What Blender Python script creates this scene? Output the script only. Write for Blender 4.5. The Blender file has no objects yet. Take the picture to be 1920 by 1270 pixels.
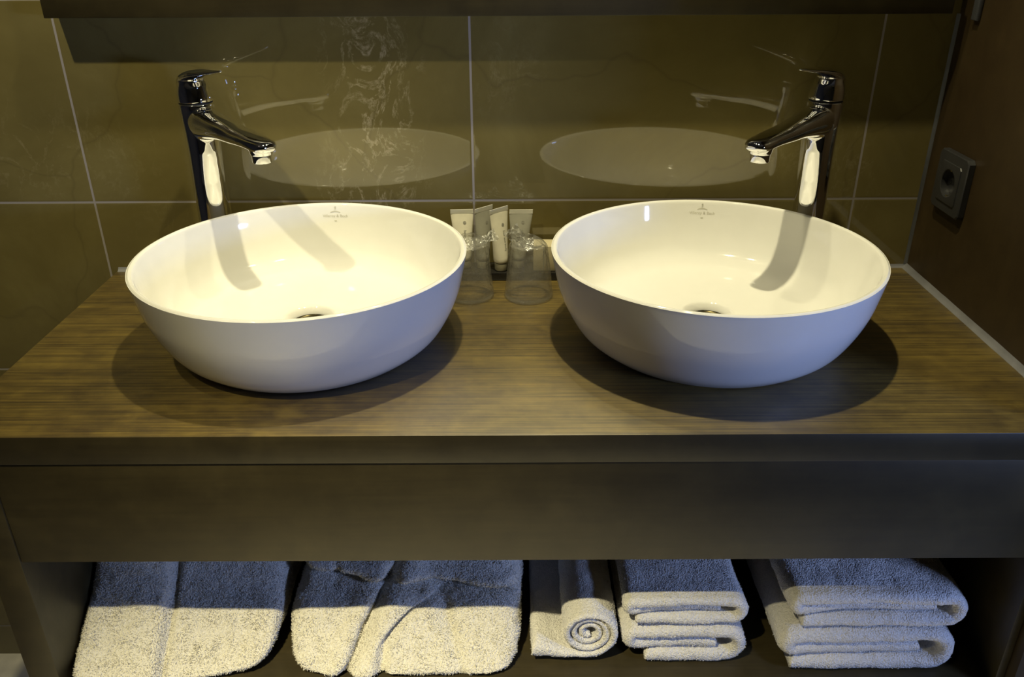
import bpy, bmesh, math, random
from mathutils import Vector, Matrix, noise
PI = math.pi
Z0 = 0.86            # height of the worktop above the floor; geometry below is measured from the worktop
scene = bpy.context.scene
COL = scene.collection
random.seed(4)

# ------------------------------------------------------------------ camera
cam_d = bpy.data.cameras.new('camera'); cam = bpy.data.objects.new('camera', cam_d); COL.objects.link(cam)
cam_d.sensor_width = 36; cam_d.sensor_fit = 'HORIZONTAL'; cam_d.lens = 1590.58 / 1920 * 36
cam_d.clip_start = .05
_yaw, _pit, _rol = -.00118, .46156, -.00536
f = Vector((math.sin(_yaw) * math.cos(_pit), math.cos(_yaw) * math.cos(_pit), -math.sin(_pit)))
r = Vector((math.cos(_yaw), -math.sin(_yaw), 0)); u = r.cross(f)
c, s = math.cos(_rol), math.sin(_rol)
r2, u2 = c * r + s * u, -s * r + c * u
cam.matrix_world = Matrix(((r2.x, u2.x, -f.x, .06064), (r2.y, u2.y, -f.y, -1.29833), (r2.z, u2.z, -f.z, .51753 + Z0), (0, 0, 0, 1)))
scene.camera = cam

# ------------------------------------------------------------------ world, lights, exposure
w = bpy.data.worlds.new('world'); scene.world = w; w.use_nodes = True
w.node_tree.nodes['Background'].inputs[0].default_value = (.55, .55, .6, 1)
w.node_tree.nodes['Background'].inputs[1].default_value = .05
vs = scene.view_settings
vs.view_transform = 'Standard'; vs.look = 'None'; vs.gamma = 1; vs.use_curve_mapping = False
vs.exposure = 0
scene.cycles.max_bounces = 10; scene.cycles.transparent_max_bounces = 16
scene.cycles.sample_clamp_indirect = 8
WARM = (1, .90, .55)
CEIL = 1.66
SPOTS = [   # x, y, power, colour, target; unseen lamps, assumed from cast shadows
    (-.75, -.78, 66, WARM, (-.52, 0, .50), 53),
    (.11, -.34, 84, WARM, (.08, -.19, 0), 74),
    (-.60, -1.50, 370, (1, .88, .52), (-.14, -.92, -.5), 43),
]
def spot(name, loc, power, colr, target, size=100, blend=.55, radius=.022):
    d = bpy.data.lights.new(name, 'SPOT'); d.energy = power; d.color = colr
    d.spot_size = math.radians(size); d.spot_blend = blend; d.shadow_soft_size = radius
    o = bpy.data.objects.new(name, d); COL.objects.link(o)
    o.location = (loc[0], loc[1], loc[2] + Z0)
    o.rotation_euler = (Vector(target) - Vector(loc)).to_track_quat('-Z', 'Y').to_euler()
    return o
for x, y, p, cl, tg, sz in SPOTS:
    spot('ceiling_spot_light', (x, y, CEIL - .03), p, cl, tg, sz, 1.0)
# added lamp standing in for ceiling light that the mirror throws back down
spot('mirror_lamp_light', (.12, -.115, .98), 6, WARM, (.10, -.30, 0), 125, .5, .015)
# bluish light of unknown source; the window at the far right is assumed, unseen
d = bpy.data.lights.new('window_light', 'AREA'); d.shape = 'RECTANGLE'; d.size = .30; d.size_y = .16
d.energy = 17; d.color = (.36, .50, 1)
o = bpy.data.objects.new('window_light', d); COL.objects.link(o); o.location = (1.60, -1.35, .28 + Z0)
o.rotation_euler = (Vector((.1, -.4, 0)) - Vector((1.60, -1.35, .28))).to_track_quat('-Z', 'Y').to_euler()

# ------------------------------------------------------------------ object helpers
ORG = {}
def tag(o, label=None, cat=None, group=None, kind=None):
    if label: o['label'] = label
    if cat: o['category'] = cat
    if group: o['group'] = group
    if kind: o['kind'] = kind
    return o
def thing(name, label, cat, loc, group=None):
    o = bpy.data.objects.new(name, None); COL.objects.link(o); o.empty_display_size = .05
    o.location = (loc[0], loc[1], loc[2] + Z0); ORG[o] = Vector(loc)
    return tag(o, label, cat, group)
def build(name, verts, faces, mat, parent=None, loc=None, smooth=True, angle=None):
    """verts are measured from the worktop; the object's origin is the parent's origin or loc"""
    org = ORG[parent] if parent else Vector(loc or (0, 0, 0))
    me = bpy.data.meshes.new(name)
    me.from_pydata([Vector(v) - org for v in verts], [], faces)
    bm = bmesh.new(); bm.from_mesh(me); bmesh.ops.recalc_face_normals(bm, faces=bm.faces); bm.to_mesh(me); bm.free()
    me.materials.append(mat)
    if smooth:
        me.shade_smooth()
        if angle: me.set_sharp_from_angle(angle=math.radians(angle))
    o = bpy.data.objects.new(name, me); COL.objects.link(o)
    if parent: o.parent = parent
    else: o.location = (org.x, org.y, org.z + Z0)
    ORG[o] = org
    return o
def box_vf(x0, x1, y0, y1, z0, z1, bev=0, seg=2, rz=0, piv=None):
    bm = bmesh.new()
    bmesh.ops.create_cube(bm, size=1)
    for v in bm.verts:
        v.co = Vector(((x0 + x1) / 2 + v.co.x * (x1 - x0), (y0 + y1) / 2 + v.co.y * (y1 - y0), (z0 + z1) / 2 + v.co.z * (z1 - z0)))
    if bev: bmesh.ops.bevel(bm, geom=bm.edges[:], offset=bev, segments=seg, affect='EDGES', profile=.5)
    if rz:
        cx, cy = piv or ((x0 + x1) / 2, (y0 + y1) / 2)
        R = Matrix.Translation((cx, cy, 0)) @ Matrix.Rotation(rz, 4, 'Z') @ Matrix.Translation((-cx, -cy, 0))
        bm.transform(R)
    bm.verts.ensure_lookup_table()
    V = [v.co.copy() for v in bm.verts]; F = [[v.index for v in fc.verts] for fc in bm.faces]
    bm.free(); return V, F
def box(name, dims, mat, parent=None, bev=.001, loc=None, rz=0, piv=None, seg=2):
    V, F = box_vf(*dims, bev=bev, rz=rz, piv=piv, seg=seg)
    if loc is None and not parent: loc = ((dims[0] + dims[1]) / 2, (dims[2] + dims[3]) / 2, dims[4])
    return build(name, V, F, mat, parent, loc, smooth=bool(bev), angle=40)
def merge(*vf):
    V, F = [], []
    for a, b in vf:
        n = len(V); V += list(a); F += [[i + n for i in q] for q in b]
    return V, F
def lathe_vf(prof, cx=0, cy=0, cz=0, n=128, closed=False):
    V, F = [], []
    idx = []
    for (rr, z) in prof:
        if rr < 1e-6:
            idx.append([len(V)]); V.append((cx, cy, cz + z))
        else:
            idx.append(list(range(len(V), len(V) + n)))
            V += [(cx + rr * math.cos(2 * PI * k / n), cy + rr * math.sin(2 * PI * k / n), cz + z) for k in range(n)]
    m = len(prof)
    for i in range(m if closed else m - 1):
        a, b = idx[i], idx[(i + 1) % m]
        for k in range(n):
            k2 = (k + 1) % n
            if len(a) == 1 and len(b) == 1: continue
            if len(a) == 1: F.append([a[0], b[k2], b[k]])
            elif len(b) == 1: F.append([a[k], a[k2], b[0]])
            else: F.append([a[k], a[k2], b[k2], b[k]])
    return V, F
def catmull(P, n):
    out = []
    for i in range(len(P) - 1):
        p0 = P[max(i - 1, 0)]; p1 = P[i]; p2 = P[i + 1]; p3 = P[min(i + 2, len(P) - 1)]
        for k in range(n):
            t = k / n
            out.append(tuple(.5 * (2 * b + (c_ - a) * t + (2 * a - 5 * b + 4 * c_ - d_) * t * t + (-a + 3 * b - 3 * c_ + d_) * t ** 3)
                             for a, b, c_, d_ in zip(p0, p1, p2, p3)))
    out.append(tuple(P[-1])); return out
def resample(P, step):
    P = [Vector(p) for p in P]; L = [0]
    for a, b in zip(P, P[1:]): L.append(L[-1] + (b - a).length)
    n = max(2, int(L[-1] / step)); out = []; j = 0
    for k in range(n + 1):
        t = L[-1] * k / n
        while j < len(L) - 2 and L[j + 1] < t: j += 1
        q = (t - L[j]) / max(1e-9, L[j + 1] - L[j]); out.append(P[j].lerp(P[j + 1], q))
    return out
def loft_vf(rings, cap=True):
    n = len(rings[0]); V = [v for rg in rings for v in rg]; F = []
    for i in range(len(rings) - 1):
        for k in range(n):
            k2 = (k + 1) % n
            F.append([i * n + k, i * n + k2, (i + 1) * n + k2, (i + 1) * n + k])
    if cap:
        F.append(list(range(n))[::-1]); F.append([(len(rings) - 1) * n + k for k in range(n)])
    return V, F

# ------------------------------------------------------------------ material helpers
def new_mat(name):
    m = bpy.data.materials.new(name); m.use_nodes = True
    nt = m.node_tree; b = nt.nodes['Principled BSDF']
    return m, nt, b
def N(nt, t, **kw):
    n = nt.nodes.new(t)
    for k, v in kw.items():
        if k.startswith('i_'):
            k = k[2:]; n.inputs[int(k) if k.isdigit() else k.replace('_', ' ')].default_value = v
        else: setattr(n, k, v)
    return n
def coords(nt, scale=(1, 1, 1), rot=(0, 0, 0), kind='Object'):
    tc = N(nt, 'ShaderNodeTexCoord'); mp = N(nt, 'ShaderNodeMapping')
    mp.inputs['Scale'].default_value = scale; mp.inputs['Rotation'].default_value = rot
    nt.links.new(tc.outputs[kind], mp.inputs[0]); return mp.outputs[0]
def ramp(nt, src, stops, interp='LINEAR'):
    r_ = N(nt, 'ShaderNodeValToRGB'); cr = r_.color_ramp; cr.interpolation = interp
    cr.elements[0].position, cr.elements[0].color = stops[0][0], (*stops[0][1], 1)
    cr.elements[1].position, cr.elements[1].color = stops[1][0], (*stops[1][1], 1)
    for p_, c_ in stops[2:]:
        e = cr.elements.new(p_); e.color = (*c_, 1)
    nt.links.new(src, r_.inputs[0]); return r_.outputs[0]
def bump(nt, b, src, strength, dist):
    bp = N(nt, 'ShaderNodeBump'); bp.inputs['Strength'].default_value = strength; bp.inputs['Distance'].default_value = dist
    nt.links.new(src, bp.inputs['Height']); nt.links.new(bp.outputs[0], b.inputs['Normal']); return bp
def flat(name, col, rough=.5, metal=0, ior=1.5, var=.12, scale=30):
    m, nt, b = new_mat(name)
    nz = N(nt, 'ShaderNodeTexNoise'); nz.inputs['Scale'].default_value = scale; nz.inputs['Detail'].default_value = 4
    nt.links.new(coords(nt), nz.inputs[0])
    lo = tuple(x * (1 - var) for x in col); hi = tuple(min(1, x * (1 + var)) for x in col)
    nt.links.new(ramp(nt, nz.outputs['Fac'], [(.3, lo), (.7, hi)]), b.inputs['Base Color'])
    b.inputs['Roughness'].default_value = rough; b.inputs['Metallic'].default_value = metal; b.inputs['IOR'].default_value = ior
    return m
def mixc(nt, fac, a, b_, mode='MIX'):
    mx = N(nt, 'ShaderNodeMix', data_type='RGBA', blend_type=mode)
    for sck, v in ((mx.inputs[0], fac), (mx.inputs[6], a), (mx.inputs[7], b_)):
        if isinstance(v, (int, float)): sck.default_value = v
        elif isinstance(v, tuple): sck.default_value = (*v, 1)
        else: nt.links.new(v, sck)
    return mx.outputs[2]
def math_n(nt, op, a, b_=None, c_=None):
    m = N(nt, 'ShaderNodeMath', operation=op)
    for i, v in enumerate((a, b_, c_)):
        if v is None: continue
        if isinstance(v, (int, float)): m.inputs[i].default_value = v
        else: nt.links.new(v, m.inputs[i])
    return m.outputs[0]

def tile_mat():
    m, nt, b = new_mat('glossy_marble_tile')
    co = coords(nt)
    # cloudy olive brown ground
    n1 = N(nt, 'ShaderNodeTexNoise', i_Scale=3.2, i_Detail=7, i_Roughness=.62, i_Distortion=.5); nt.links.new(co, n1.inputs[0])
    base = ramp(nt, n1.outputs['Fac'], [(.25, (.132, .106, .034)), (.75, (.248, .208, .082)), (.5, (.178, .145, .052))])
    # thin pale veins, only where a large patch mask allows them
    n2 = N(nt, 'ShaderNodeTexNoise', i_Scale=15, i_Detail=7, i_Roughness=.66, i_Distortion=.7); nt.links.new(coords(nt, (1.25, 1, .8)), n2.inputs[0])
    v = math_n(nt, 'ABSOLUTE', math_n(nt, 'SUBTRACT', n2.outputs['Fac'], .5))
    v = ramp(nt, v, [(0, (1, 1, 1)), (.030, (0, 0, 0))])
    n3 = N(nt, 'ShaderNodeTexNoise', i_Scale=2.3, i_Detail=3); nt.links.new(coords(nt, rot=(.3, .2, .7)), n3.inputs[0])
    sx = N(nt, 'ShaderNodeSeparateXYZ'); nt.links.new(co, sx.inputs[0])
    # one strongly crackled streak in the tile left of the centre joint
    wob = math_n(nt, 'MULTIPLY', math_n(nt, 'SUBTRACT', n3.outputs['Fac'], .5), .35)
    dxs = math_n(nt, 'ABSOLUTE', math_n(nt, 'ADD', math_n(nt, 'ADD', sx.outputs[0], .175), wob))
    st = ramp(nt, dxs, [(.02, (1, 1, 1)), (.095, (0, 0, 0))])
    msk = mixc(nt, 1.0, ramp(nt, n3.outputs['Fac'], [(.52, (0, 0, 0)), (.70, (.55, .55, .55))]), st, 'LIGHTEN')
    n4 = N(nt, 'ShaderNodeTexNoise', i_Scale=60, i_Detail=5, i_Roughness=.75); nt.links.new(co, n4.inputs[0])
    brk = ramp(nt, n4.outputs['Fac'], [(.40, (.0, .0, .0)), (.60, (1, 1, 1))])
    vein = mixc(nt, 1.0, mixc(nt, 1.0, v, msk, 'MULTIPLY'), brk, 'MULTIPLY')
    bw = N(nt, 'ShaderNodeRGBToBW'); nt.links.new(vein, bw.inputs[0])
    col = mixc(nt, math_n(nt, 'MULTIPLY', bw.outputs[0], .55), base, (.60, .52, .34))
    # long dark hair cracks
    vo = N(nt, 'ShaderNodeTexVoronoi', feature='DISTANCE_TO_EDGE', i_Scale=2.1)
    n5 = N(nt, 'ShaderNodeTexNoise', i_Scale=3, i_Detail=4); nt.links.new(co, n5.inputs[0])
    vm = N(nt, 'ShaderNodeMix', data_type='RGBA', blend_type='ADD'); vm.inputs[0].default_value = .25
    nt.links.new(co, vm.inputs[6]); nt.links.new(n5.outputs['Color'], vm.inputs[7]); nt.links.new(vm.outputs[2], vo.inputs[0])
    cr = ramp(nt, vo.outputs['Distance'], [(0, (1, 1, 1)), (.006, (0, 0, 0))])
    cb = N(nt, 'ShaderNodeRGBToBW'); nt.links.new(cr, cb.inputs[0])
    col = mixc(nt, math_n(nt, 'MULTIPLY', cb.outputs[0], .18), col, (.055, .042, .018))
    # grout grid 0.6 x 0.3
    sp = N(nt, 'ShaderNodeSeparateXYZ'); nt.links.new(coords(nt), sp.inputs[0])
    def dist(src, off, per):
        a = math_n(nt, 'DIVIDE', math_n(nt, 'SUBTRACT', src, off), per)
        fr = math_n(nt, 'FRACT', math_n(nt, 'ADD', a, .5))
        return math_n(nt, 'MULTIPLY', math_n(nt, 'ABSOLUTE', math_n(nt, 'SUBTRACT', fr, .5)), per)
    dd = math_n(nt, 'MINIMUM', dist(sp.outputs[0], 0.0, .6), dist(sp.outputs[2], .116, .2993))
    g = math_n(nt, 'LESS_THAN', dd, .0017)
    col = mixc(nt, g, col, (.34, .31, .30))
    nt.links.new(col, b.inputs['Base Color'])
    b.inputs['IOR'].default_value = 2.0
    nt.links.new(math_n(nt, 'ADD', math_n(nt, 'MULTIPLY', g, .6), .035), b.inputs['Roughness'])
    nt.links.new(math_n(nt, 'ADD', math_n(nt, 'MULTIPLY', g, -.6), 1.75), b.inputs['IOR'])
    gs = ramp(nt, dd, [(.0012, (0, 0, 0)), (.0024, (1, 1, 1))])
    bump(nt, b, gs, .35, .0006)
    return m
def laminate_mat(name, lo, hi, rough=.42, streak=1.0, ior=1.5):
    m, nt, b = new_mat(name)
    n1 = N(nt, 'ShaderNodeTexNoise', i_Scale=1, i_Detail=3, i_Roughness=.6); nt.links.new(coords(nt, (2.4, 300, 60)), n1.inputs[0])
    n1b = N(nt, 'ShaderNodeTexNoise', i_Scale=1, i_Detail=2, i_Roughness=.5); nt.links.new(coords(nt, (12, 620, 200)), n1b.inputs[0])
    n2 = N(nt, 'ShaderNodeTexNoise', i_Scale=5.5, i_Detail=6, i_Roughness=.62); nt.links.new(coords(nt), n2.inputs[0])
    n3 = N(nt, 'ShaderNodeTexNoise', i_Scale=26, i_Detail=5, i_Roughness=.6); nt.links.new(coords(nt, (1, 1.4, 1)), n3.inputs[0])
    fac = math_n(nt, 'ADD', math_n(nt, 'MULTIPLY', n2.outputs['Fac'], .55), math_n(nt, 'MULTIPLY', n3.outputs['Fac'], .45))
    base = ramp(nt, fac, [(.36, lo), (.66, hi)])
    st = ramp(nt, math_n(nt, 'ADD', math_n(nt, 'MULTIPLY', n1.outputs['Fac'], .6), math_n(nt, 'MULTIPLY', n1b.outputs['Fac'], .4)), [(.40, (.50, .47, .44)), (.58, (1.16, 1.14, 1.08))])
    col = mixc(nt, streak, base, st, 'MULTIPLY')
    # golden worn blotches
    n4 = N(nt, 'ShaderNodeTexNoise', i_Scale=13, i_Detail=4); nt.links.new(coords(nt, (1, 1.8, 1), (0, 0, 1)), n4.inputs[0])
    bl = ramp(nt, n4.outputs['Fac'], [(.60, (0, 0, 0)), (.74, (1, 1, 1))])
    bb = N(nt, 'ShaderNodeRGBToBW'); nt.links.new(bl, bb.inputs[0])
    col = mixc(nt, math_n(nt, 'MULTIPLY', bb.outputs[0], .35), col, tuple(x * 1.5 for x in hi))
    nt.links.new(col, b.inputs['Base Color'])
    b.inputs['Roughness'].default_value = rough; b.inputs['IOR'].default_value = ior
    bump(nt, b, n1.outputs['Fac'], .12 * streak, .0004)
    return m
def terry_mat(name, col=(.86, .85, .82)):
    m, nt, b = new_mat(name)
    n1 = N(nt, 'ShaderNodeTexNoise', i_Scale=330, i_Detail=3, i_Roughness=.7); nt.links.new(coords(nt), n1.inputs[0])
    n2 = N(nt, 'ShaderNodeTexVoronoi', i_Scale=520); nt.links.new(coords(nt), n2.inputs[0])
    n3 = N(nt, 'ShaderNodeTexNoise', i_Scale=95, i_Detail=3); nt.links.new(coords(nt), n3.inputs[0])
    h = math_n(nt, 'ADD', math_n(nt, 'ADD', n1.outputs['Fac'], math_n(nt, 'MULTIPLY', n2.outputs['Distance'], -.7)), math_n(nt, 'MULTIPLY', n3.outputs['Fac'], 1.2))
    nt.links.new(ramp(nt, n1.outputs['Fac'], [(.3, tuple(x * .82 for x in col)), (.62, col)]), b.inputs['Base Color'])
    b.inputs['Roughness'].default_value = .95
    b.inputs['Sheen Weight'].default_value = .35; b.inputs['Sheen Roughness'].default_value = .5
    b.inputs['Specular IOR Level'].default_value = .15
    bump(nt, b, h, .9, .0022)
    return m
def thin_clear(name, tint, gloss_rough, frost=.06, film=0):
    """thin clear plastic: mostly see-through, Fresnel gloss, a trace of milky scatter"""
    m = bpy.data.materials.new(name); m.use_nodes = True; nt = m.node_tree; nt.nodes.clear()
    out = N(nt, 'ShaderNodeOutputMaterial'); tr = N(nt, 'ShaderNodeBsdfTransparent'); gl = N(nt, 'ShaderNodeBsdfGlossy'); df = N(nt, 'ShaderNodeBsdfDiffuse')
    tr.inputs[0].default_value = (*tint, 1); gl.inputs['Roughness'].default_value = gloss_rough; df.inputs[0].default_value = (.8, .8, .76, 1)
    ge = N(nt, 'ShaderNodeNewGeometry'); dp = N(nt, 'ShaderNodeVectorMath', operation='DOT_PRODUCT')
    nt.links.new(ge.outputs['Incoming'], dp.inputs[1])
    fz = math_n(nt, 'POWER', math_n(nt, 'SUBTRACT', 1, math_n(nt, 'ABSOLUTE', dp.outputs['Value'])), 4)
    fz = math_n(nt, 'MINIMUM', math_n(nt, 'ADD', math_n(nt, 'MULTIPLY', fz, .8),   .09 if film else .05), 1)
    m1 = N(nt, 'ShaderNodeMixShader'); m1.inputs[0].default_value = frost
    nt.links.new(tr.outputs[0], m1.inputs[1]); nt.links.new(df.outputs[0], m1.inputs[2])
    m2 = N(nt, 'ShaderNodeMixShader'); nt.links.new(fz, m2.inputs[0])
    nt.links.new(m1.outputs[0], m2.inputs[1]); nt.links.new(gl.outputs[0], m2.inputs[2]); nt.links.new(m2.outputs[0], out.inputs[0])
    nz = N(nt, 'ShaderNodeTexNoise', i_Scale=90 if film else 40, i_Detail=3, i_Distortion=.6); nt.links.new(coords(nt), nz.inputs[0])
    bp = N(nt, 'ShaderNodeBump'); bp.inputs['Strength'].default_value = 1 if film else .1; bp.inputs['Distance'].default_value = .006 if film else .002
    nt.links.new(nz.outputs['Fac'], bp.inputs['Height']); nt.links.new(bp.outputs[0], gl.inputs['Normal']); nt.links.new(bp.outputs[0], dp.inputs[0])
    return m

M = {}
M['tile'] = tile_mat()
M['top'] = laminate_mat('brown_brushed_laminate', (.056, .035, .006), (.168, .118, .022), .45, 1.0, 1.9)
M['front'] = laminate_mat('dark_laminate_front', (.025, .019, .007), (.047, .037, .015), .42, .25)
M['inside'] = flat('dark_cabinet_inside', (.030, .024, .018), .55)
M['right_wall'] = laminate_mat('dark_brown_wall_panel', (.030, .017, .005), (.048, .031, .011), .5, .15)
M['ceramic'] = flat('white_glazed_ceramic', (.86, .85, .82), .06, 0, 1.5, .01)
M['chrome'] = flat('polished_chrome', (.86, .86, .87), .025, 1, 1.5, .01)
M['dark_chrome'] = flat('dark_drain_metal', (.05, .042, .022), .3, 1, 1.5, .1)
M['silicone'] = flat('grey_silicone', (.17, .17, .185), .5)
M['alu'] = flat('grey_metal_strip', (.13, .135, .15), .4, .6)
M['paint'] = flat('pale_wall_paint', (.07, .06, .045), .8)
M['ceiling'] = flat('ceiling_paint', (.10, .09, .07), .9)
M['floor'] = flat('cream_floor_tile', (.62, .58, .47), .35)
M['black'] = flat('black_plastic', (.030, .030, .032), .38)
M['black_gap'] = flat('black_recess', (.008, .008, .008), .6)
M['steel'] = flat('bright_contact_metal', (.8, .75, .62), .2, 1)
M['terry'] = terry_mat('white_terry', (.86, .84, .80))
M['robe'] = terry_mat('cream_terry', (.86, .83, .74))
M['tray'] = flat('black_tray', (.014, .013, .012), .25)
M['card'] = flat('beige_card', (.56, .49, .31), .6)
M['ink'] = flat('grey_print', (.30, .29, .24), .7)
M['ceramic_ink'] = flat('pale_grey_print', (.58, .56, .47), .5)
M['ivory'] = flat('ivory_tube_plastic', (.80, .76, .62), .3)
M['tube_gray'] = flat('frosted_grey_tube_plastic', (.36, .35, .29), .3)
M['tube_end'] = flat('frosted_crimp_plastic', (.60, .58, .50), .3)
M['cap'] = flat('frosted_cap_plastic', (.30, .28, .20), .35)
M['cup'] = thin_clear('clear_cup_plastic', (.99, .99, .98), .12, .09)
M['film'] = thin_clear('clear_wrapper_film', (.99, .99, .98), .22, .10, 1)
M['film_end'] = thin_clear('crumpled_wrapper_film', (.96, .96, .95), .24, .40, 1)
M['frame'] = flat('window_frame_paint', (.25, .25, .25), .5)

# ------------------------------------------------------------------ the room
RX, LX, BY = 1.65, -1.9, -3.2
def slab(name, dims, mat, n=None):
    o = box(name, dims, mat, bev=0, loc=(0, 0, 0)); o['kind'] = 'structure'; return o
slab('floor', (LX, RX, BY, .1, -Z0 - .05, -Z0), M['floor'])
slab('ceiling', (LX, RX, BY, .1, CEIL, CEIL + .05), M['ceiling'])
slab('wall_back', (LX, RX, 0, .1, -Z0, CEIL), M['tile'])
slab('wall_left', (LX - .1, LX, BY, .1, -Z0, CEIL), M['paint'])
slab('wall_front', (LX, RX, BY - .1, BY, -Z0, CEIL), M['paint'])
slab('wall_far_right', (RX, RX + .1, BY, .1, -Z0, CEIL), M['paint'])
XR = .705
slab('wall_right', (XR, XR + .06, -.515, 0, -Z0, CEIL), M['right_wall'])  # front end is assumed, kept short so the bluish side light gets past
# assumed window in the far right wall, out of view, added for the bluish light
wy = -1.35
wf = merge(box_vf(RX - .04, RX, wy - .4, wy + .4, -.22, -.17), box_vf(RX - .04, RX, wy - .4, wy + .4, .73, .78),
           box_vf(RX - .04, RX, wy - .4, wy - .35, -.22, .78), box_vf(RX - .04, RX, wy + .35, wy + .4, -.22, .78))
o = build('window_1', *wf, M['frame'], smooth=False, loc=(RX, wy, -.22)); o['kind'] = 'structure'
# silicone joints
def bead(name, a, b_, n1, n2, size, mat):
    """triangular sealant bead from a to b in the corner spanned by n1 and n2"""
    a, b_, n1, n2 = map(Vector, (a, b_, n1, n2)); rings = []
    for k in range(25):
        p = a.lerp(b_, k / 24); sz = size * (1 + .12 * noise.noise(p * 30))
        q = [p, p + n1 * sz, p + n1 * sz * .55 + n2 * sz * .25, p + n1 * sz * .25 + n2 * sz * .55, p + n2 * sz]
        rings.append([tuple(v) for v in q])
    o = build(name, *loft_vf(rings), mat, loc=tuple(a), angle=50); o['kind'] = 'structure'; return o
bead('trim_1', (XR, -.50, 0), (XR, 0, 0), (-1, 0, 0), (0, 0, 1), .0075, M['silicone'])
bead('trim_2', (.02, 0, 0), (XR, 0, 0), (0, -1, 0), (0, 0, 1), .005, M['silicone'])
bead('trim_3', (-.586, 0, 0), (-.50, 0, 0), (0, -1, 0), (0, 0, 1), .006, M['silicone'])
bead('trim_4', (XR, 0, .005), (XR, 0, .39), (-1, 0, 0), (0, -1, 0), .0042, M['alu'])

# ------------------------------------------------------------------ vanity
XL, D, ST = -.588, .50, .0373
AB, SH = -.1816, -.400       # underside of the apron, shelf surface
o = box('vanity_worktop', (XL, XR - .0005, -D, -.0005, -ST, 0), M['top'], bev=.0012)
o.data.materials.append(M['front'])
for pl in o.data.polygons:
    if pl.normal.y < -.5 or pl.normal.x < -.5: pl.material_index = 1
tag(o, 'brown brushed laminate worktop carrying both white basins, with a dark front edge', 'worktop')
cab = thing('vanity_cabinet', 'dark brown open vanity unit under the worktop holding the towels', 'cabinet', (.06, -.25, SH - .04))
def cpart(name, dims, mat): return box(name, dims, mat, cab, bev=.0008)
cpart('side_panel', (-.5765, -.537, -D + .001, -.004, SH - .04, -ST - .0005), M['front'])
cpart('side_panel', (.693, XR - .001, -D + .001, -.004, SH - .04, -ST - .0005), M['front'])
cpart('apron_panel', (-.5365, .6925, -D + .003, -D + .021, AB, -ST - .0012), M['front'])
cpart('shelf_board', (-.5365, .6925, -D + .003, -.022, SH - .04, SH), M['front'])
cpart('back_panel', (-.5365, .6925, -.021, -.004, SH, -ST - .0012), M['inside'])

# mirror over the worktop: board frame with the glass above it (only the lower board is in the picture)
mir = thing('wall_mirror', 'wide dark brown framed mirror whose lower edge hangs above the taps', 'mirror', (.042, -.02, .3937))
box('frame_board', (-.591, .675, -.040, -.001, .3937, .452), M['front'], mir, bev=.0008)
box('mirror_glass', (-.585, .669, -.034, -.020, .4525, 1.02), flat('mirror_silver', (.9, .9, .9), .01, 1, 1.5, 0), mir, bev=.0005)
lamp = thing('mirror_lamp', 'small dark lamp with a short arm on the top of the mirror', 'lamp', (.12, -.03, 1.021))  # out-of-view fitting added to carry the stand-in for light bounced by the mirror
box('arm', (.112, .128, -.12, -.022, 1.021, 1.031), M['alu'], lamp)
V, F = lathe_vf([(0, 1.03), (.022, 1.03), (.024, 1.0), (.024, .99), (.021, .99), (.020, 1.018), (0, 1.018)], .12, -.115, 0, 32)
build('lamp_shade', V, F, M['black'], lamp, angle=40)
# metal end profile between mirror and side wall
o = build('mirror_bracket', *box_vf(.698, XR - .0005, -.062, -.046, .386, .45, bev=.002), M['alu'], loc=(.70, -.05, .386), angle=40)
tag(o, 'small grey metal bracket on the dark side wall next to the mirror', 'bracket')

# ceiling downlights, out of view, assumed from the shadows on wall and worktop
for i, (x, y, p, cl, tg, sz) in enumerate(SPOTS):
    t = thing('ceiling_downlight', ['round recessed ceiling spotlight nearest the left end of the mirror', 'round recessed ceiling spotlight over the middle of the worktop',
              'round recessed ceiling spotlight farthest from the mirror'][i], 'ceiling light', (x, y, CEIL), 'recessed ceiling spotlights')
    V, F = lathe_vf([(.052, 0), (.052, -.006), (.040, -.008), (.036, 0)], x, y, CEIL, 48, closed=True)
    build('ring', V, F, M['chrome'], t)

# ------------------------------------------------------------------ basins
OUTER = [(.0, .0005), (.135, .0005), (.149, .0015), (.163, .010), (.179, .025), (.1935, .050), (.2035, .075), (.2095, .100), (.2140, .1235), (.2135, .1262), (.2112, .1276)]
INNER = [(.2085, .1270), (.2065, .1250), (.2040, .1150), (.1990, .0950), (.1900, .0720), (.1760, .0530), (.1520, .0415), (.1200, .0380), (.0800, .0362), (.0500, .0355), (.0350, .0350)]
OUT_S = [OUTER[0], OUTER[1]] + catmull(OUTER[1:], 6)[1:]
INN_S = catmull([OUTER[-1]] + INNER, 6)[1:]
def inner_point(c, ang, dz, eps=.0004):
    """point on the inside wall, dz measured down along the wall from the rim"""
    P = [Vector((a, b_)) for a, b_ in INN_S]; L = 0
    for a, b_ in zip(P, P[1:]):
        l = (b_ - a).length
        if L + l >= dz:
            q = a.lerp(b_, (dz - L) / l); t = (b_ - a).normalized(); n = Vector((t.y, -t.x))
            if n.x > 0: n = -n
            q = q + n * eps; return (c[0] + q.x * math.cos(ang), c[1] + q.x * math.sin(ang), q.y)
        L += l
def text_mesh(s, size):
    cu = bpy.data.curves.new('t', 'FONT'); cu.body = s; cu.size = size; cu.align_x = 'CENTER'; cu.align_y = 'CENTER'; cu.resolution_u = 3
    ob = bpy.data.objects.new('t', cu); COL.objects.link(ob)
    me = bpy.data.meshes.new_from_object(ob.evaluated_get(bpy.context.evaluated_depsgraph_get()))
    V = [v.co.copy() for v in me.vertices]; F = [list(p.vertices) for p in me.polygons]
    bpy.data.objects.remove(ob); bpy.data.curves.remove(cu); bpy.data.meshes.remove(me)
    return V, F
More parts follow.
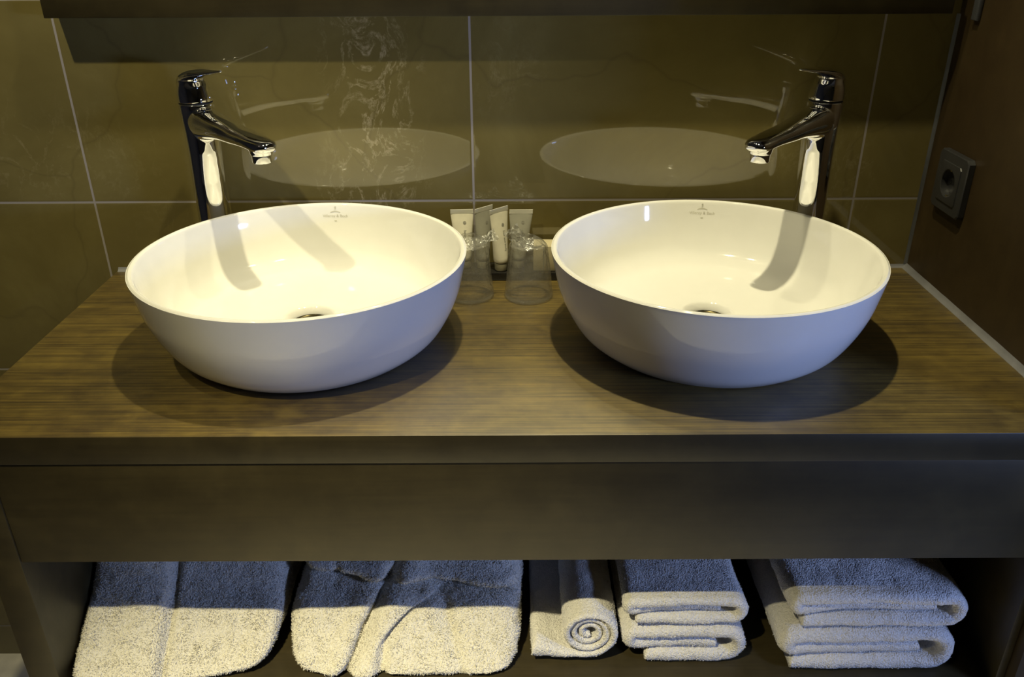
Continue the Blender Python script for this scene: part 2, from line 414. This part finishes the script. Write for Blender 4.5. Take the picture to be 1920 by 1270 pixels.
def quad(x0, x1, y0, y1): return [Vector((x0, y0, 0)), Vector((x1, y0, 0)), Vector((x1, y1, 0)), Vector((x0, y1, 0))], [[0, 1, 2, 3]]
def basin(cx, cy, mark_x, label):
    t = thing('wash_basin', label, 'basin', (cx, cy, 0), 'round countertop basins')
    drain_r = .0335
    prof = OUT_S + INN_S + [(drain_r, .0346), (.0318, .0325), (.0290, .0290), (.0272, .0240), (.0270, .006), (0, .006)]
    V, F = lathe_vf(prof, cx, cy, 0, 160)
    bw_ = build('bowl', V, F, M['ceramic'], t)
    V, F = lathe_vf([(.0265, .007), (.0265, .0250), (.0255, .0262), (.0235, .0258), (.0228, .0240), (.018, .0262), (.010, .0272), (0, .0274)], cx, cy, 0, 64)
    o = build('drain_plug', V, F, M['dark_chrome'], t); o['label'] = 'dark metal drain plug'
    parts = [text_mesh('Villeroy & Boch', .0060)]
    def arc(r0, r1, yc, hw):
        A, Fq = [], []
        n = 10
        for k in range(n + 1):
            x = -hw + 2 * hw * k / n; yy = yc - (x / hw) ** 2 * (r1)
            A += [Vector((x, yy, 0)), Vector((x, yy + r0 * (1 - .5 * (abs(x) / hw)), 0))]
        for k in range(n): Fq.append([2 * k, 2 * k + 2, 2 * k + 3, 2 * k + 1])
        return A, Fq
    parts += [arc(.0018, .0014, .0062, .0075), quad(-.0011, .0011, .0098, .0122), quad(-.0013, .0013, .0132, .0142), quad(-.0018, .0018, -.0082, -.0066)]
    V, F = merge(*parts)
    a0 = math.acos((mark_x - cx) / .197)
    V2 = [inner_point((cx, cy), a0 - v.x / .200, .0215 - v.y) for v in V]
    build('printed_mark', V2, F, M['ceramic_ink'], bw_, smooth=False)
    return t
BL, BR = (-.2138, -.2568), (.3260, -.2501)
basin(*BL, -.2095, 'round white ceramic basin standing on the left half of the worktop')
basin(*BR, .3508, 'round white ceramic basin standing on the right half, beside the dark wall')

# ------------------------------------------------------------------ taps
def remeshed(V, F, voxel, smooth_it):
    me = bpy.data.meshes.new('r'); me.from_pydata([tuple(v) for v in V], [], F); me.update()
    bm = bmesh.new(); bm.from_mesh(me); bmesh.ops.recalc_face_normals(bm, faces=bm.faces); bm.to_mesh(me); bm.free()
    ob = bpy.data.objects.new('r', me); COL.objects.link(ob)
    md = ob.modifiers.new('a', 'REMESH'); md.mode = 'VOXEL'; md.voxel_size = voxel
    md = ob.modifiers.new('b', 'SMOOTH'); md.factor = .5; md.iterations = smooth_it
    m2 = bpy.data.meshes.new_from_object(ob.evaluated_get(bpy.context.evaluated_depsgraph_get()))
    V = [v.co.copy() for v in m2.vertices]; F = [list(p.vertices) for p in m2.polygons]
    bpy.data.objects.remove(ob); bpy.data.meshes.remove(me); bpy.data.meshes.remove(m2)
    return V, F
def superring(cx, cz, tx, tz, hw, hh, n=40, e=2.4, drop=0):
    """ring across a path running in the local XZ plane; tx,tz is the path direction; hw sideways, hh along the normal"""
    nx, nz = -tz, tx; out = []
    for k in range(n):
        a = 2 * PI * k / n; ca, sa = math.cos(a), math.sin(a)
        y = hw * math.copysign(abs(ca) ** (2 / e), ca); h = hh * math.copysign(abs(sa) ** (2 / e), sa)
        out.append((cx + nx * h, y, cz + nz * h))
    return out
def tap(bx, by, ang, label):
    """local frame: +x along the spout, z up, body axis at x=0"""
    t = thing('basin_tap', label, 'tap', (bx, by, 0), 'tall chrome basin taps')
    ca, sa = math.cos(ang), math.sin(ang)
    def W(V): return [(bx + v[0] * ca - v[1] * sa, by + v[0] * sa + v[1] * ca, v[2]) for v in V]
    # body: column, leaning a little forward, round at the foot and deeper at the top
    rings = []
    for z, cx, rx, ry in [(.0005, 0, .0250, .0250), (.004, 0, .0255, .0255), (.03, 0, .0238, .0238), (.10, .000, .0232, .0232), (.17, .001, .0235, .0232), (.215, .003, .0252, .0236), (.245, .0025, .0258, .0242), (.270, 0, .0250, .0245), (.2820, 0, .0246, .0246)]:
        rings.append([(cx + rx * math.cos(2 * PI * k / 48), ry * math.sin(2 * PI * k / 48), z) for k in range(48)])
    body = loft_vf(rings)
    # spout: drops gently from the body to the outlet
    path = [(-.004, .256, .0225, .0230), (.02, .2560, .0225, .0225), (.045, .2555, .0215, .0185), (.075, .2545, .0205, .0145), (.105, .2520, .0192, .0122), (.135, .2508, .0187, .0105), (.160, .2490, .0183, .0095), (.176, .2475, .0165, .0082), (.1835, .2466, .0125, .0062), (.1865, .2462, .006, .003)]
    P = catmull(path, 5); rings = []
    for i, (x, z, hw, hh) in enumerate(P):
        a = P[max(0, i - 1)]; b_ = P[min(len(P) - 1, i + 1)]
        dx, dz = b_[0] - a[0], b_[1] - a[1]; l = math.hypot(dx, dz)
        rings.append(superring(x, z, dx / l, dz / l, hw, hh))
    sp = loft_vf(rings)
    # socket that the aerator screws into
    ar = lathe_vf([(0, .2520), (.0165, .2500), (.0158, .2420), (.0150, .2370), (.0146, .2350), (0, .2350)], .1640, 0, 0, 40)
    V, F = remeshed(*merge(body, sp, ar), .0011, 14)
    build('body', W(V), F, M['chrome'], t)
    V, F = lathe_vf([(0, .2355), (.0134, .2355), (.0132, .2262), (.0126, .2250), (.0108, .2250), (.0104, .2280), (0, .2280)], .1640, 0, 0, 40)
    build('aerator', W(V), F, M['chrome'], t, angle=40)
    V, F = lathe_vf([(0, .2815), (.0232, .2815), (.0232, .2835), (0, .2835)], 0, 0, 0, 48)
    build('joint_ring', W(V), F, M['black_gap'], t, angle=40)
    # handle: cap that leans into a thin pointed lever
    rings = []
    for z, cx, rx, ry in [(.2842, 0, .0246, .0246), (.290, 0, .0246, .0245), (.298, -.001, .0232, .0236), (.306, -.0015, .0212, .0216), (.314, -.002, .0160, .0185)]:
        rings.append([(cx + rx * math.cos(2 * PI * k / 48), ry * math.sin(2 * PI * k / 48), z) for k in range(48)])
    cap = loft_vf(rings)
    path = [(-.0195, .2920, .0090, .0030), (-.0180, .3000, .0140, .0050), (-.0140, .3080, .0180, .0070), (-.006, .3150, .0200, .0080), (.005, .3195, .0208, .0078), (.018, .3228, .0200, .0068), (.034, .3255, .0180, .0052), (.050, .3280, .0145, .0038), (.068, .3305, .0100, .0026), (.080, .3325, .0060, .0018), (.0875, .3337, .0025, .0012)]
    P = catmull(path, 5); rings = []
    for i, (x, z, hw, hh) in enumerate(P):
        a = P[max(0, i - 1)]; b_ = P[min(len(P) - 1, i + 1)]
        dx, dz = b_[0] - a[0], b_[1] - a[1]; l = math.hypot(dx, dz)
        rings.append(superring(x, z, dx / l, dz / l, hw, hh, e=2.1))
    V, F = remeshed(*merge(cap, loft_vf(rings)), .0009, 12)
    build('handle', W(V), F, M['chrome'], t)
    return t
tap(-.3910, -.0620, math.atan2(-.192 + .062, -.257 + .391), 'tall chrome mixer tap standing behind the left basin')
tap(.5065, -.0700, math.atan2(-.205 + .070, .368 - .5065), 'tall chrome mixer tap standing behind the right basin')

# ------------------------------------------------------------------ amenity tray and what stands on it
o = box('amenity_tray', (-.075, .150, -.052, -.004, .0005, .0135), M['tray'], bev=.0015)
tag(o, 'low black tray against the tiles between the two basins', 'tray')
def tube(x, y, lean_x, lean_y, yaw, H, wtop, rb, mat, txt, label, ztop_mat='tube_end', kind='ivory'):
    z0 = .0140
    t = thing('toiletry_tube', label, 'tube', (x, y, z0), 'small toiletry tubes in the tray')
    cy_, sy_ = math.cos(yaw), math.sin(yaw)
    def W(V):
        out = []
        for a, b_, c_ in V:
            X = a * cy_ - b_ * sy_; Y = a * sy_ + b_ * cy_
            out.append((x + X + lean_x * c_, y + Y + lean_y * c_, z0 + c_))
        return out
    V, F = lathe_vf([(0, .0005), (rb * .80, .0005), (rb * .88, .002), (rb * .88, .0115), (rb * .6, .0118), (0, .0118)], 0, 0, 0, 32)
    build('cap', W(V), F, M['cap'], t, angle=40)
    rings = []; zc = H - .007
    def ring(q, z):
        a = rb * (1 - q) + wtop / 2 * q; b_ = rb * (1 - q ** 1.3) + .0006 * q ** 1.3
        return [(a * math.cos(2 * PI * k / 40), b_ * math.sin(2 * PI * k / 40), z) for k in range(40)]
    rings.append([(v[0] * .55, v[1] * .55, .0120) for v in ring(0, 0)])
    rings.append([(v[0] * .90, v[1] * .90, .0135) for v in ring(0, 0)])
    for i in range(0, 17):
        q = i / 16; rings.append(ring(q, .0160 + (zc - .016) * q))
    tb = build('tube_body', W(loft_vf(rings)[0]), loft_vf(rings)[1], M[mat], t, angle=60)
    V, F = box_vf(-wtop / 2, wtop / 2, -.0006, .0006, zc, H, bev=.0003)
    build('crimped_end', W(V), F, M[ztop_mat], tb, smooth=False)
    # printed crest and upright lettering
    Vt, Ft = text_mesh(txt, .0058)
    Vt = [Vector((v.y, -v.x, 0)) for v in Vt]      # reads downwards
    em, ef = [], []
    for k in range(16):
        a = 2 * PI * k / 16; em += [Vector((.0026 * math.cos(a), .0026 * math.sin(a) + .0245, 0)), Vector((.0016 * math.cos(a), .0016 * math.sin(a) + .0245, 0))]
    for k in range(16): ef.append([2 * k, 2 * ((k + 1) % 16), 2 * ((k + 1) % 16) + 1, 2 * k + 1])
    Vt, Ft = merge((Vt, Ft), (em, ef), quad(-.0012, .0012, .0235, .0255))
    zc0 = .048; out = []
    for v in Vt:
        z = zc0 + v.y; q = max(0, min(1, (z - .016) / (zc - .016)))
        a = rb * (1 - q) + wtop / 2 * q; b_ = rb * (1 - q ** 1.3) + .0006 * q ** 1.3
        xx = v.x + .0035
        out.append((xx, -b_ * math.sqrt(max(0, 1 - (xx / a) ** 2)) - .0003, z))
    build('printed_text', W(out), Ft, M['ink'], tb, smooth=False)
    return t
tube(-.0160, -.0260, -.03, .10, .06, .0930, .0360, .0115, 'ivory', 'body lotion', 'ivory toiletry tube nearest the left basin')
tube(.0130, -.0270, .03, .10, .75, .0970, .0370, .0110, 'tube_gray', 'shampoo', 'frosted grey toiletry tube between the two ivory tubes')
tube(.0425, -.0390, -.03, .10, .75, .0990, .0380, .0115, 'ivory', 'hair and body', 'ivory toiletry tube seen between the two wrapped cups')
tube(.0700, -.0250, .05, .10, .02, .0920, .0370, .0112, 'tube_gray', 'conditioner', 'frosted grey toiletry tube behind the right wrapped cup')
cb = thing('soap_box', 'small beige card box on the tray beside the right basin', 'box', (.115, -.029, .0140))
V, F = box_vf(.094, .141, -.046, -.012, .0142, .0550, bev=.0006, rz=-.03); ct = build('carton', V, F, M['card'], cb, angle=40)
V, F = box_vf(.1095, .1112, -.0462, -.0456, .016, .0545, rz=-.03, piv=(.1175, -.029)); build('side_seam', V, F, M['ink'], ct, smooth=False)

def cup(cx, cy, label, seed, knot):
    t = thing('plastic_cup', label, 'cup', (cx, cy, 0), 'wrapped plastic cups')
    H = .086; pr = []
    # upside-down tumbler: wide mouth on the worktop, ribs above it, stepped foot on top
    pts = [(.0352, .0006), (.0358, .0016), (.0355, .0030), (.0338, .0042)]
    for k in range(24):
        z = .006 + k * .0018; pts.append((.0335 - z * .115 + .00025 * (k % 2), z))
    pts += [(.0278, .055), (.0262, .072), (.0255, .080), (.0243, .0845), (.0225, .0855), (.0215, .0835), (0, .0830)]
    V, F = lathe_vf(pts, cx, cy, 0, 72); build('tumbler', V, F, M['cup'], t)
    # wrapper: loose crinkled film gathered above the foot
    n, m = 72, 40; V, F = [], []
    for i in range(m + 1):
        q = i / m; z = .0008 + q * .0975
        r0 = .0372 - .115 * z if z < .083 else max(.004, .0280 - (z - .083) * 1.15)
        for k in range(n):
            a = 2 * PI * k / n
            d = noise.noise(Vector((math.cos(a) * 2.1, math.sin(a) * 2.1, z * 38 + seed))) * (.0009 + .0075 * max(0, q - .55))
            d += abs(noise.noise(Vector((math.cos(a) * 5, math.sin(a) * 5, z * 90 + seed * 2)))) * (.0004 + .0060 * max(0, q - .6))
            rr = max(.0015, r0 + d)
            sx = knot[0] * max(0, q - .80) * 5; sy = knot[1] * max(0, q - .80) * 5
            V.append((cx + rr * math.cos(a) + sx, cy + rr * math.sin(a) + sy, z + (noise.noise(Vector((a, q * 9, seed))) * .006 * max(0, q - .7))))
    for i in range(m):
        for k in range(n):
            k2 = (k + 1) % n; F.append([i * n + k, i * n + k2, (i + 1) * n + k2, (i + 1) * n + k])
    wr = build('wrapper', V, F, M['film'], t, angle=28)
    # loose crumpled end of the film, pinched at the foot of the cup and fanning out
    rnd = random.Random(seed); V, F = [], []
    nu, nvv = 13, 9; ox, oy, oz = knot[4:7]; L_, Wd, an = knot[7:10]
    dx, dz = math.cos(an), math.sin(an)
    for i in range(nu):
        for j in range(nvv):
            q = i / (nu - 1); s_ = (j / (nvv - 1) - .5) * 2; wd = Wd * (.30 + .70 * q ** .7)
            px, pz = dx * L_ * q - dz * s_ * wd * .8, dz * L_ * q + dx * s_ * wd * .8
            V.append((cx + ox + px + rnd.uniform(-1, 1) * .0018, cy + oy + s_ * wd * .35 + rnd.uniform(-1, 1) * .0045 * (.3 + q), .082 + oz + pz + rnd.uniform(-1, 1) * .0022))
    for i in range(nu - 1):
        for j in range(nvv - 1):
            a = i * nvv + j; F += [[a, a + 1, a + nvv + 1], [a, a + nvv + 1, a + nvv]] if (i + j) % 2 else [[a, a + 1, a + nvv], [a + 1, a + nvv + 1, a + nvv]]
    build('wrapper_end', V, F, M['film_end'], t, smooth=False)
    return t
cup(-.0045, -.1085, 'clear plastic cup in crinkled film beside the left basin', 3.1, (.004, -.004, .25, .034, .018, -.004, .004, .026, .010, .55))
cup(.0850, -.1110, 'clear plastic cup in shiny crumpled film nearer the right basin', 9.7, (-.004, -.006, 2.3, .040, .004, -.012, -.004, .046, .017, 2.35))

# ------------------------------------------------------------------ wall socket
sk = thing('wall_socket', 'black power socket on the dark right-hand wall', 'socket', (XR, -.095, .1675))
def sbox(name, y0, y1, z0, z1, x0, x1, mat, bev=.002):
    V, F = box_vf(x0, x1, y0, y1, z0, z1, bev=bev, seg=3); return build(name, V, F, mat, sk, angle=40)
# face plate with a round opening, lofted from square to circle
n = 48; rings = []
def sq(k, h):
    a = 2 * PI * (k + .5) / n; ca, sa = math.cos(a), math.sin(a); m_ = max(abs(ca), abs(sa)); return (ca / m_ * h, sa / m_ * h)
def face_ring(fn, x): return [(x, -.095 + fn(k)[0], .1675 + fn(k)[1]) for k in range(n)]
circ = lambda r_: (lambda k: (r_ * math.cos(2 * PI * (k + .5) / n), r_ * math.sin(2 * PI * (k + .5) / n)))
rings = [face_ring(lambda k: sq(k, .0430), XR - .0005), face_ring(lambda k: sq(k, .0430), XR - .0085), face_ring(lambda k: sq(k, .0415), XR - .0100),
         face_ring(lambda k: sq(k, .0290), XR - .0104), face_ring(lambda k: sq(k, .0285), XR - .0118), face_ring(lambda k: sq(k, .0255), XR - .0122),
         face_ring(circ(.0205), XR - .0122), face_ring(circ(.0195), XR - .0115), face_ring(circ(.0190), XR - .0020)]
V, F = loft_vf(rings, cap=False); F.append([8 * n + k for k in range(n)])
fp = build('face_plate', V, F, M['black'], sk, angle=35)
for zz in (.0185, -.0185):
    V, F = box_vf(XR - .0105, XR - .0030, -.0975, -.0925, .1675 + zz - .0012, .1675 + zz + .0012, bev=.0004); build('earth_clip', V, F, M['steel'], fp, angle=40)
for yy in (-.0095, .0095):
    V, F = lathe_vf([(0, 0), (.0026, 0), (.0026, .0006), (0, .0006)], 0, 0, 0, 16)
    build('pin_hole', [(XR - .0022 - z, -.095 + yy + a, .1675 + b_) for a, b_, z in V], F, M['black_gap'], fp, smooth=False)

# ------------------------------------------------------------------ terry goods
def fluff(o, amp, seed=0.0, tufts=0, ymax=-.20, ln=.0030):
    """pushes the surface about like thick terry and plants short curled loops of pile all over the visible side"""
    me = o.data; vn = [Vector(v.vector) for v in me.vertex_normals]
    co = [v.co.copy() for v in me.vertices]
    for i, v in enumerate(me.vertices):
        p = co[i] + Vector((seed, 0, 0))
        d = noise.noise(p * 22) * .0024 + noise.noise(p * 70) * .0009 + noise.noise(p * 240) * .0007
        v.co = co[i] + vn[i] * d * amp
    me.update()
    if not tufts: return
    org = ORG[o]; polys = [p for p in me.polygons if p.center.y + org.y < ymax]
    acc, tot = [], 0
    for p in polys: tot += p.area * (1.0 if p.center.y + org.y < -.38 else .45); acc.append(tot)
    rnd = random.Random(int(seed * 10)); V = [v.co.copy() for v in me.vertices]; F = [list(p.vertices) for p in me.polygons]
    nv = [Vector(v.vector) for v in me.vertex_normals]
    import bisect
    for _ in range(tufts):
        p = polys[min(len(polys) - 1, bisect.bisect(acc, rnd.random() * tot))]
        vs_ = p.vertices; a, b_, c_ = V[vs_[0]], V[vs_[1]], V[vs_[2]]
        q, r_ = rnd.random(), rnd.random()
        if len(vs_) == 4: base = a.lerp(b_, q).lerp(V[vs_[3]].lerp(c_, q), r_)
        else: base = a.lerp(b_, q).lerp(c_, r_ * .5)
        nn = nv[vs_[0]]
        cl = Vector((noise.noise(base * 60 + Vector((seed, 3, 0))), noise.noise(base * 60 + Vector((seed, 0, 9))), noise.noise(base * 60 + Vector((7, seed, 0)))))
        dr = (nn + cl * 1.1 + Vector((rnd.gauss(0, .45), rnd.gauss(0, .45), rnd.gauss(0, .45)))).normalized()
        sd = dr.cross(Vector((rnd.gauss(0, 1), rnd.gauss(0, 1), rnd.gauss(0, 1)))).normalized() * .00042
        L = ln * rnd.uniform(.5, 1.15); base = base - nn * .0006; mid = base + dr * L * .6; tip = base + dr * L * .8 + cl * L * .7
        k = len(V); V += [base - sd, base + sd, mid - sd, mid + sd, tip]
        F += [[k, k + 1, k + 3, k + 2], [k + 2, k + 3, k + 4]]
    m2 = bpy.data.meshes.new(me.name); m2.from_pydata(V, [], F); m2.materials.append(me.materials[0]); m2.shade_smooth(); o.data = m2
def ribbon(path, thick, y0, y1, step=.0028, ystep=.0045, recess=None, ends=3):
    """cloth of given thickness following a polyline in XZ, running from y0 (front) to y1 (back), rounded front edge"""
    P = resample([(a, b_, 0) for a, b_ in path], step); n = len(P); rings = []
    for i, p in enumerate(P):
        a = P[max(0, i - 2)]; b_ = P[min(n - 1, i + 2)]; t = (b_ - a).normalized(); nx, nz = -t.y, t.x
        q = i / (n - 1); th = thick(q) if callable(thick) else thick
        e = min(i, n - 1 - i)
        if e < ends: th *= math.sqrt(1 - ((ends - e) / (ends + .3)) ** 2)
        yf = y0 + (recess(q) if recess else 0)
        h = th / 2; ring = []
        m = max(4, int((y1 - yf - h) / ystep))
        for k in range(m_fix + 1): ring.append((p.x + nx * h, 0, p.y + nz * h, yf + h + (y1 - yf - h) * (1 - k / m_fix) ** 1.25))
        for k in range(1, 8):
            an = PI / 2 - PI * k / 8; ring.append((p.x + nx * h * math.sin(an), 0, p.y + nz * h * math.sin(an), yf + h - h * math.cos(an)))
        for k in range(m_fix + 1): ring.append((p.x - nx * h, 0, p.y - nz * h, yf + h + (y1 - yf - h) * (k / m_fix) ** 1.25))
        rings.append([(a_, y_, z_) for a_, _, z_, y_ in ring])
    return loft_vf(rings)
m_fix = 55
def towel(name, path, thick, y0, y1, label, cat, loc, group, seed, recess=None, amp=1.0, mat='terry', xform=None, tufts=26000):
    V, F = ribbon(path, thick, y0, y1, recess=recess)
    if xform: V = [xform(*v) for v in V]
    o = build(name, V, F, M[mat], loc=loc); fluff(o, amp, seed, tufts, ln=.0022)
    return tag(o, label, cat, group)
def fold_path(xl, xr, zb, zt, t, tail=None, gap=.0):
    """inner end, along the middle to the left, up, over the top, round the right and back along the bottom"""
    h = t / 2; zc = (zb + zt) / 2; zm = zc; top = zt - h; bot = zb + h
    rl = (top - zm) / 2; rr = (top - bot) / 2
    P = [(xr - rr - .020, zm - .002), (xr - rr - .05, zm), ((xl + xr) / 2, zm + .001), (xl + rl + h + .006, zm)]
    for k in range(1, 8):
        a = -PI / 2 - PI * k / 8; P.append((xl + h + rl + rl * math.cos(a), zm + rl + rl * math.sin(a)))
    P += [(xl + rl + h + .012, top), ((xl + xr) / 2, top + .001), (xr - rr - h - .01, top)]
    for k in range(1, 8):
        a = PI / 2 - PI * k / 8; P.append((xr - h - rr + rr * math.cos(a), zc + rr * math.sin(a)))
    P += [(xr - rr - h - .015, bot), ((xl + xr) / 2, bot), (tail if tail is not None else xl + .018, bot + .001)]
    return catmull(P, 4)
YF, YB = -.457, -.10
def rec(d): return lambda q: d * max(0, min(1, (.30 - q) / .12))
g = 'folded white towels under the worktop'
towel('folded_towel', fold_path(.206, .376, -.3990, -.3375, .0200, tail=.238), .0195, YF, YB, 'white terry towel folded flat on the shelf, lower of the narrow pair', 'towel', (.29, -.27, -.40), g, 1.3, recess=rec(.006))
towel('folded_towel', fold_path(.205, .371, -.3325, -.2890, .0140), .0140, YF + .003, YB, 'white terry towel folded on top of the narrow pair, beside the rolled towel', 'towel', (.29, -.27, -.3345), g, 5.7, recess=rec(.009))
towel('folded_towel', fold_path(.413, .650, -.3990, -.3290, .0225), .0220, YF - .016, YB, 'white terry towel folded flat, lower of the wide pair at the right end', 'towel', (.545, -.27, -.40), g, 8.1, recess=rec(.007))
towel('folded_towel', fold_path(.420, .654, -.3245, -.2700, .0175), .0175, YF - .012, YB, 'white terry towel folded on top of the wide pair at the right end', 'towel', (.55, -.27, -.326), g, 12.4, recess=rec(.010))
# rolled towel with its loose end lying to the left
rc = (.1610, -.3480); P = [(.084, -.3790), (.100, -.3800), (.125, -.3835)]
turns = 3.1; r0, r1 = .0372, .0060
for k in range(0, int(turns * 16) + 1):
    a = -PI / 2 + 2 * PI * k / 16; rr = r0 + (r1 - r0) * k / (turns * 16); P.append((rc[0] + rr * math.cos(a), rc[1] + rr * math.sin(a)))
towel('rolled_towel', catmull(P, 4), lambda q: .0300 - .0205 * min(1, q / .10), YF, YB, 'white terry towel rolled up with its loose end flat on the shelf', 'towel', (.15, -.27, -.40), None, 3.3, recess=lambda q: .010 * max(0, q - .35), amp=.8)

def robe(name, x0, x1, zb, zt, yf, yb, label, seed, shape, n=105, lean=.0, amp=1.0):
    """soft folded pile: a rounded block pushed about by shape(u, w, v): u across, w depth, v up, all -1..1"""
    V, F = [], []; key = {}
    def vid(i, j, k):
        kk = (i, j, k)
        if kk in key: return key[kk]
        x, y, z = (2 * i / n - 1, 2 * j / n - 1, 2 * k / n - 1)
        r_ = (abs(x) ** 10 + abs(y) ** 10 + abs(z) ** 10) ** .1
        x, y, z = x / r_, y / r_, z / r_
        key[kk] = len(V); V.append(shape(x, y, z)); return key[kk]
    for a in range(n):
        for b_ in range(n):
            for s_ in (0, n):
                F.append([vid(s_, a, b_), vid(s_, a + 1, b_), vid(s_, a + 1, b_ + 1), vid(s_, a, b_ + 1)])
                F.append([vid(a, s_, b_), vid(a + 1, s_, b_), vid(a + 1, s_, b_ + 1), vid(a, s_, b_ + 1)])
                F.append([vid(a, b_, s_), vid(a + 1, b_, s_), vid(a + 1, b_ + 1, s_), vid(a, b_ + 1, s_)])
    o = build(name, V, F, M['robe'], loc=((x0 + x1) / 2, (yf + yb) / 2, SH)); fluff(o, amp, seed, 60000, ln=.0036)
    return tag(o, label, 'bathrobe', 'folded bathrobes under the worktop')
def gauss(d, w): return math.exp(-(d / w) ** 2)
def shape1(u_, w_, v_):
    # left robe: slopes up to the right, one upright seam, a drooping flap at the bottom left
    t = (v_ + 1) / 2; s_ = (w_ + 1) / 2
    xl = -.536 + .010 * max(0, t - .5); xr = -.264 - .012 * t
    x = xl + (xr - xl) * (u_ + 1) / 2
    zb = -.3985; zt = -.205
    z = zb + (zt - zb) * t
    if t < .5: z += .012 * (1 - 2 * t) * (max(0, u_) ** 1.5)
    yfr = -.530 + .21 * (1 - math.exp(-2.2 * t)) / .889 + .014 * (u_ + 1); y = yfr + (-.12 - yfr) * s_
    if u_ < 0: x -= .030 * -u_ * max(0, min(1, (-.499 - y) / .012)) * (1 - .6 * t)
    front = max(0, -w_) ** 6
    sx = -.412 - .008 * math.sin(t * 3)
    y += front * (.016 * gauss(x - sx - .003, .006) - .012 / (1 + math.exp((x - sx) / .003)) - .006 * gauss(x - sx + .030, .030) + .004 * math.sin(x * 37 + t * 5) * (1 - t))
    y += front * (.006 * gauss(z + .345 + .10 * (x + .40), .006) * (1 if x < sx else 0))
    z += max(0, v_) ** 4 * (.010 * gauss(x - sx, .010) * -1 + .006 * math.sin(x * 24))
    return (x, y, z)
def shape2(u_, w_, v_):
    # second robe: three bulging folds gathered under a straight top band
    t = (v_ + 1) / 2; s_ = (w_ + 1) / 2
    xl = -.244 + .014 * t; xr = .070 + .002 * t
    bulge = .5 * (1 - abs(v_))
    x = xl + (xr - xl) * (u_ + 1) / 2
    x += (-.012 * gauss(t - .18, .14) + .006 * gauss(t - .40, .05) - .006 * gauss(t - .55, .12)) * max(0, -u_) ** 4
    z = -.3975 + (.1975) * t
    yfr = -.508 + .20 * (1 - math.exp(-2.2 * t)) / .889; y = yfr + (-.12 - yfr) * s_
    front = max(0, -w_) ** 6
    sx = -.168 + .13 * min(t, .5); y += front * (.024 * gauss(x - sx, .007) - .008 * gauss(x - sx + .022, .016) - .008 * gauss(x - sx - .022, .016)) * (1 if t < .5 else math.exp(-(t - .5) * 9))         # deep slanting crease
    arc = -.118 + .088 * (max(0, t - .1) / .23) ** 2; y += front * .018 * gauss(x - arc, .007) * (1 if t < .36 else 0)
    c3 = -.008 - .11 * t; y += front * .010 * gauss(x - c3, .010) * (1 if t < .4 else .2)
    lip = .37 - .25 * (x + .1); y += front * (.014 * gauss(t - lip, .022) - .010 * gauss(t - lip - .07, .04))
    y += front * (.007 * gauss(t - .70, .025))
    y += front * (.006 * gauss(x + .190, .006) * (1 if t > .35 else 0) - .004 * math.sin(x * 42))
    z += max(0, v_) ** 4 * .005 * math.sin(x * 30)
    return (x, y, z)
robe('folded_bathrobe', -.573, -.262, -.3975, -.205, -.46, -.12, 'cream terry bathrobe folded at the left end of the shelf, with one upright seam', 2.0, shape1)
robe('folded_bathrobe', -.246, .070, -.3975, -.20, -.46, -.12, 'cream terry bathrobe folded in slanting creases, between the other robe and the rolled towel', 7.5, shape2)
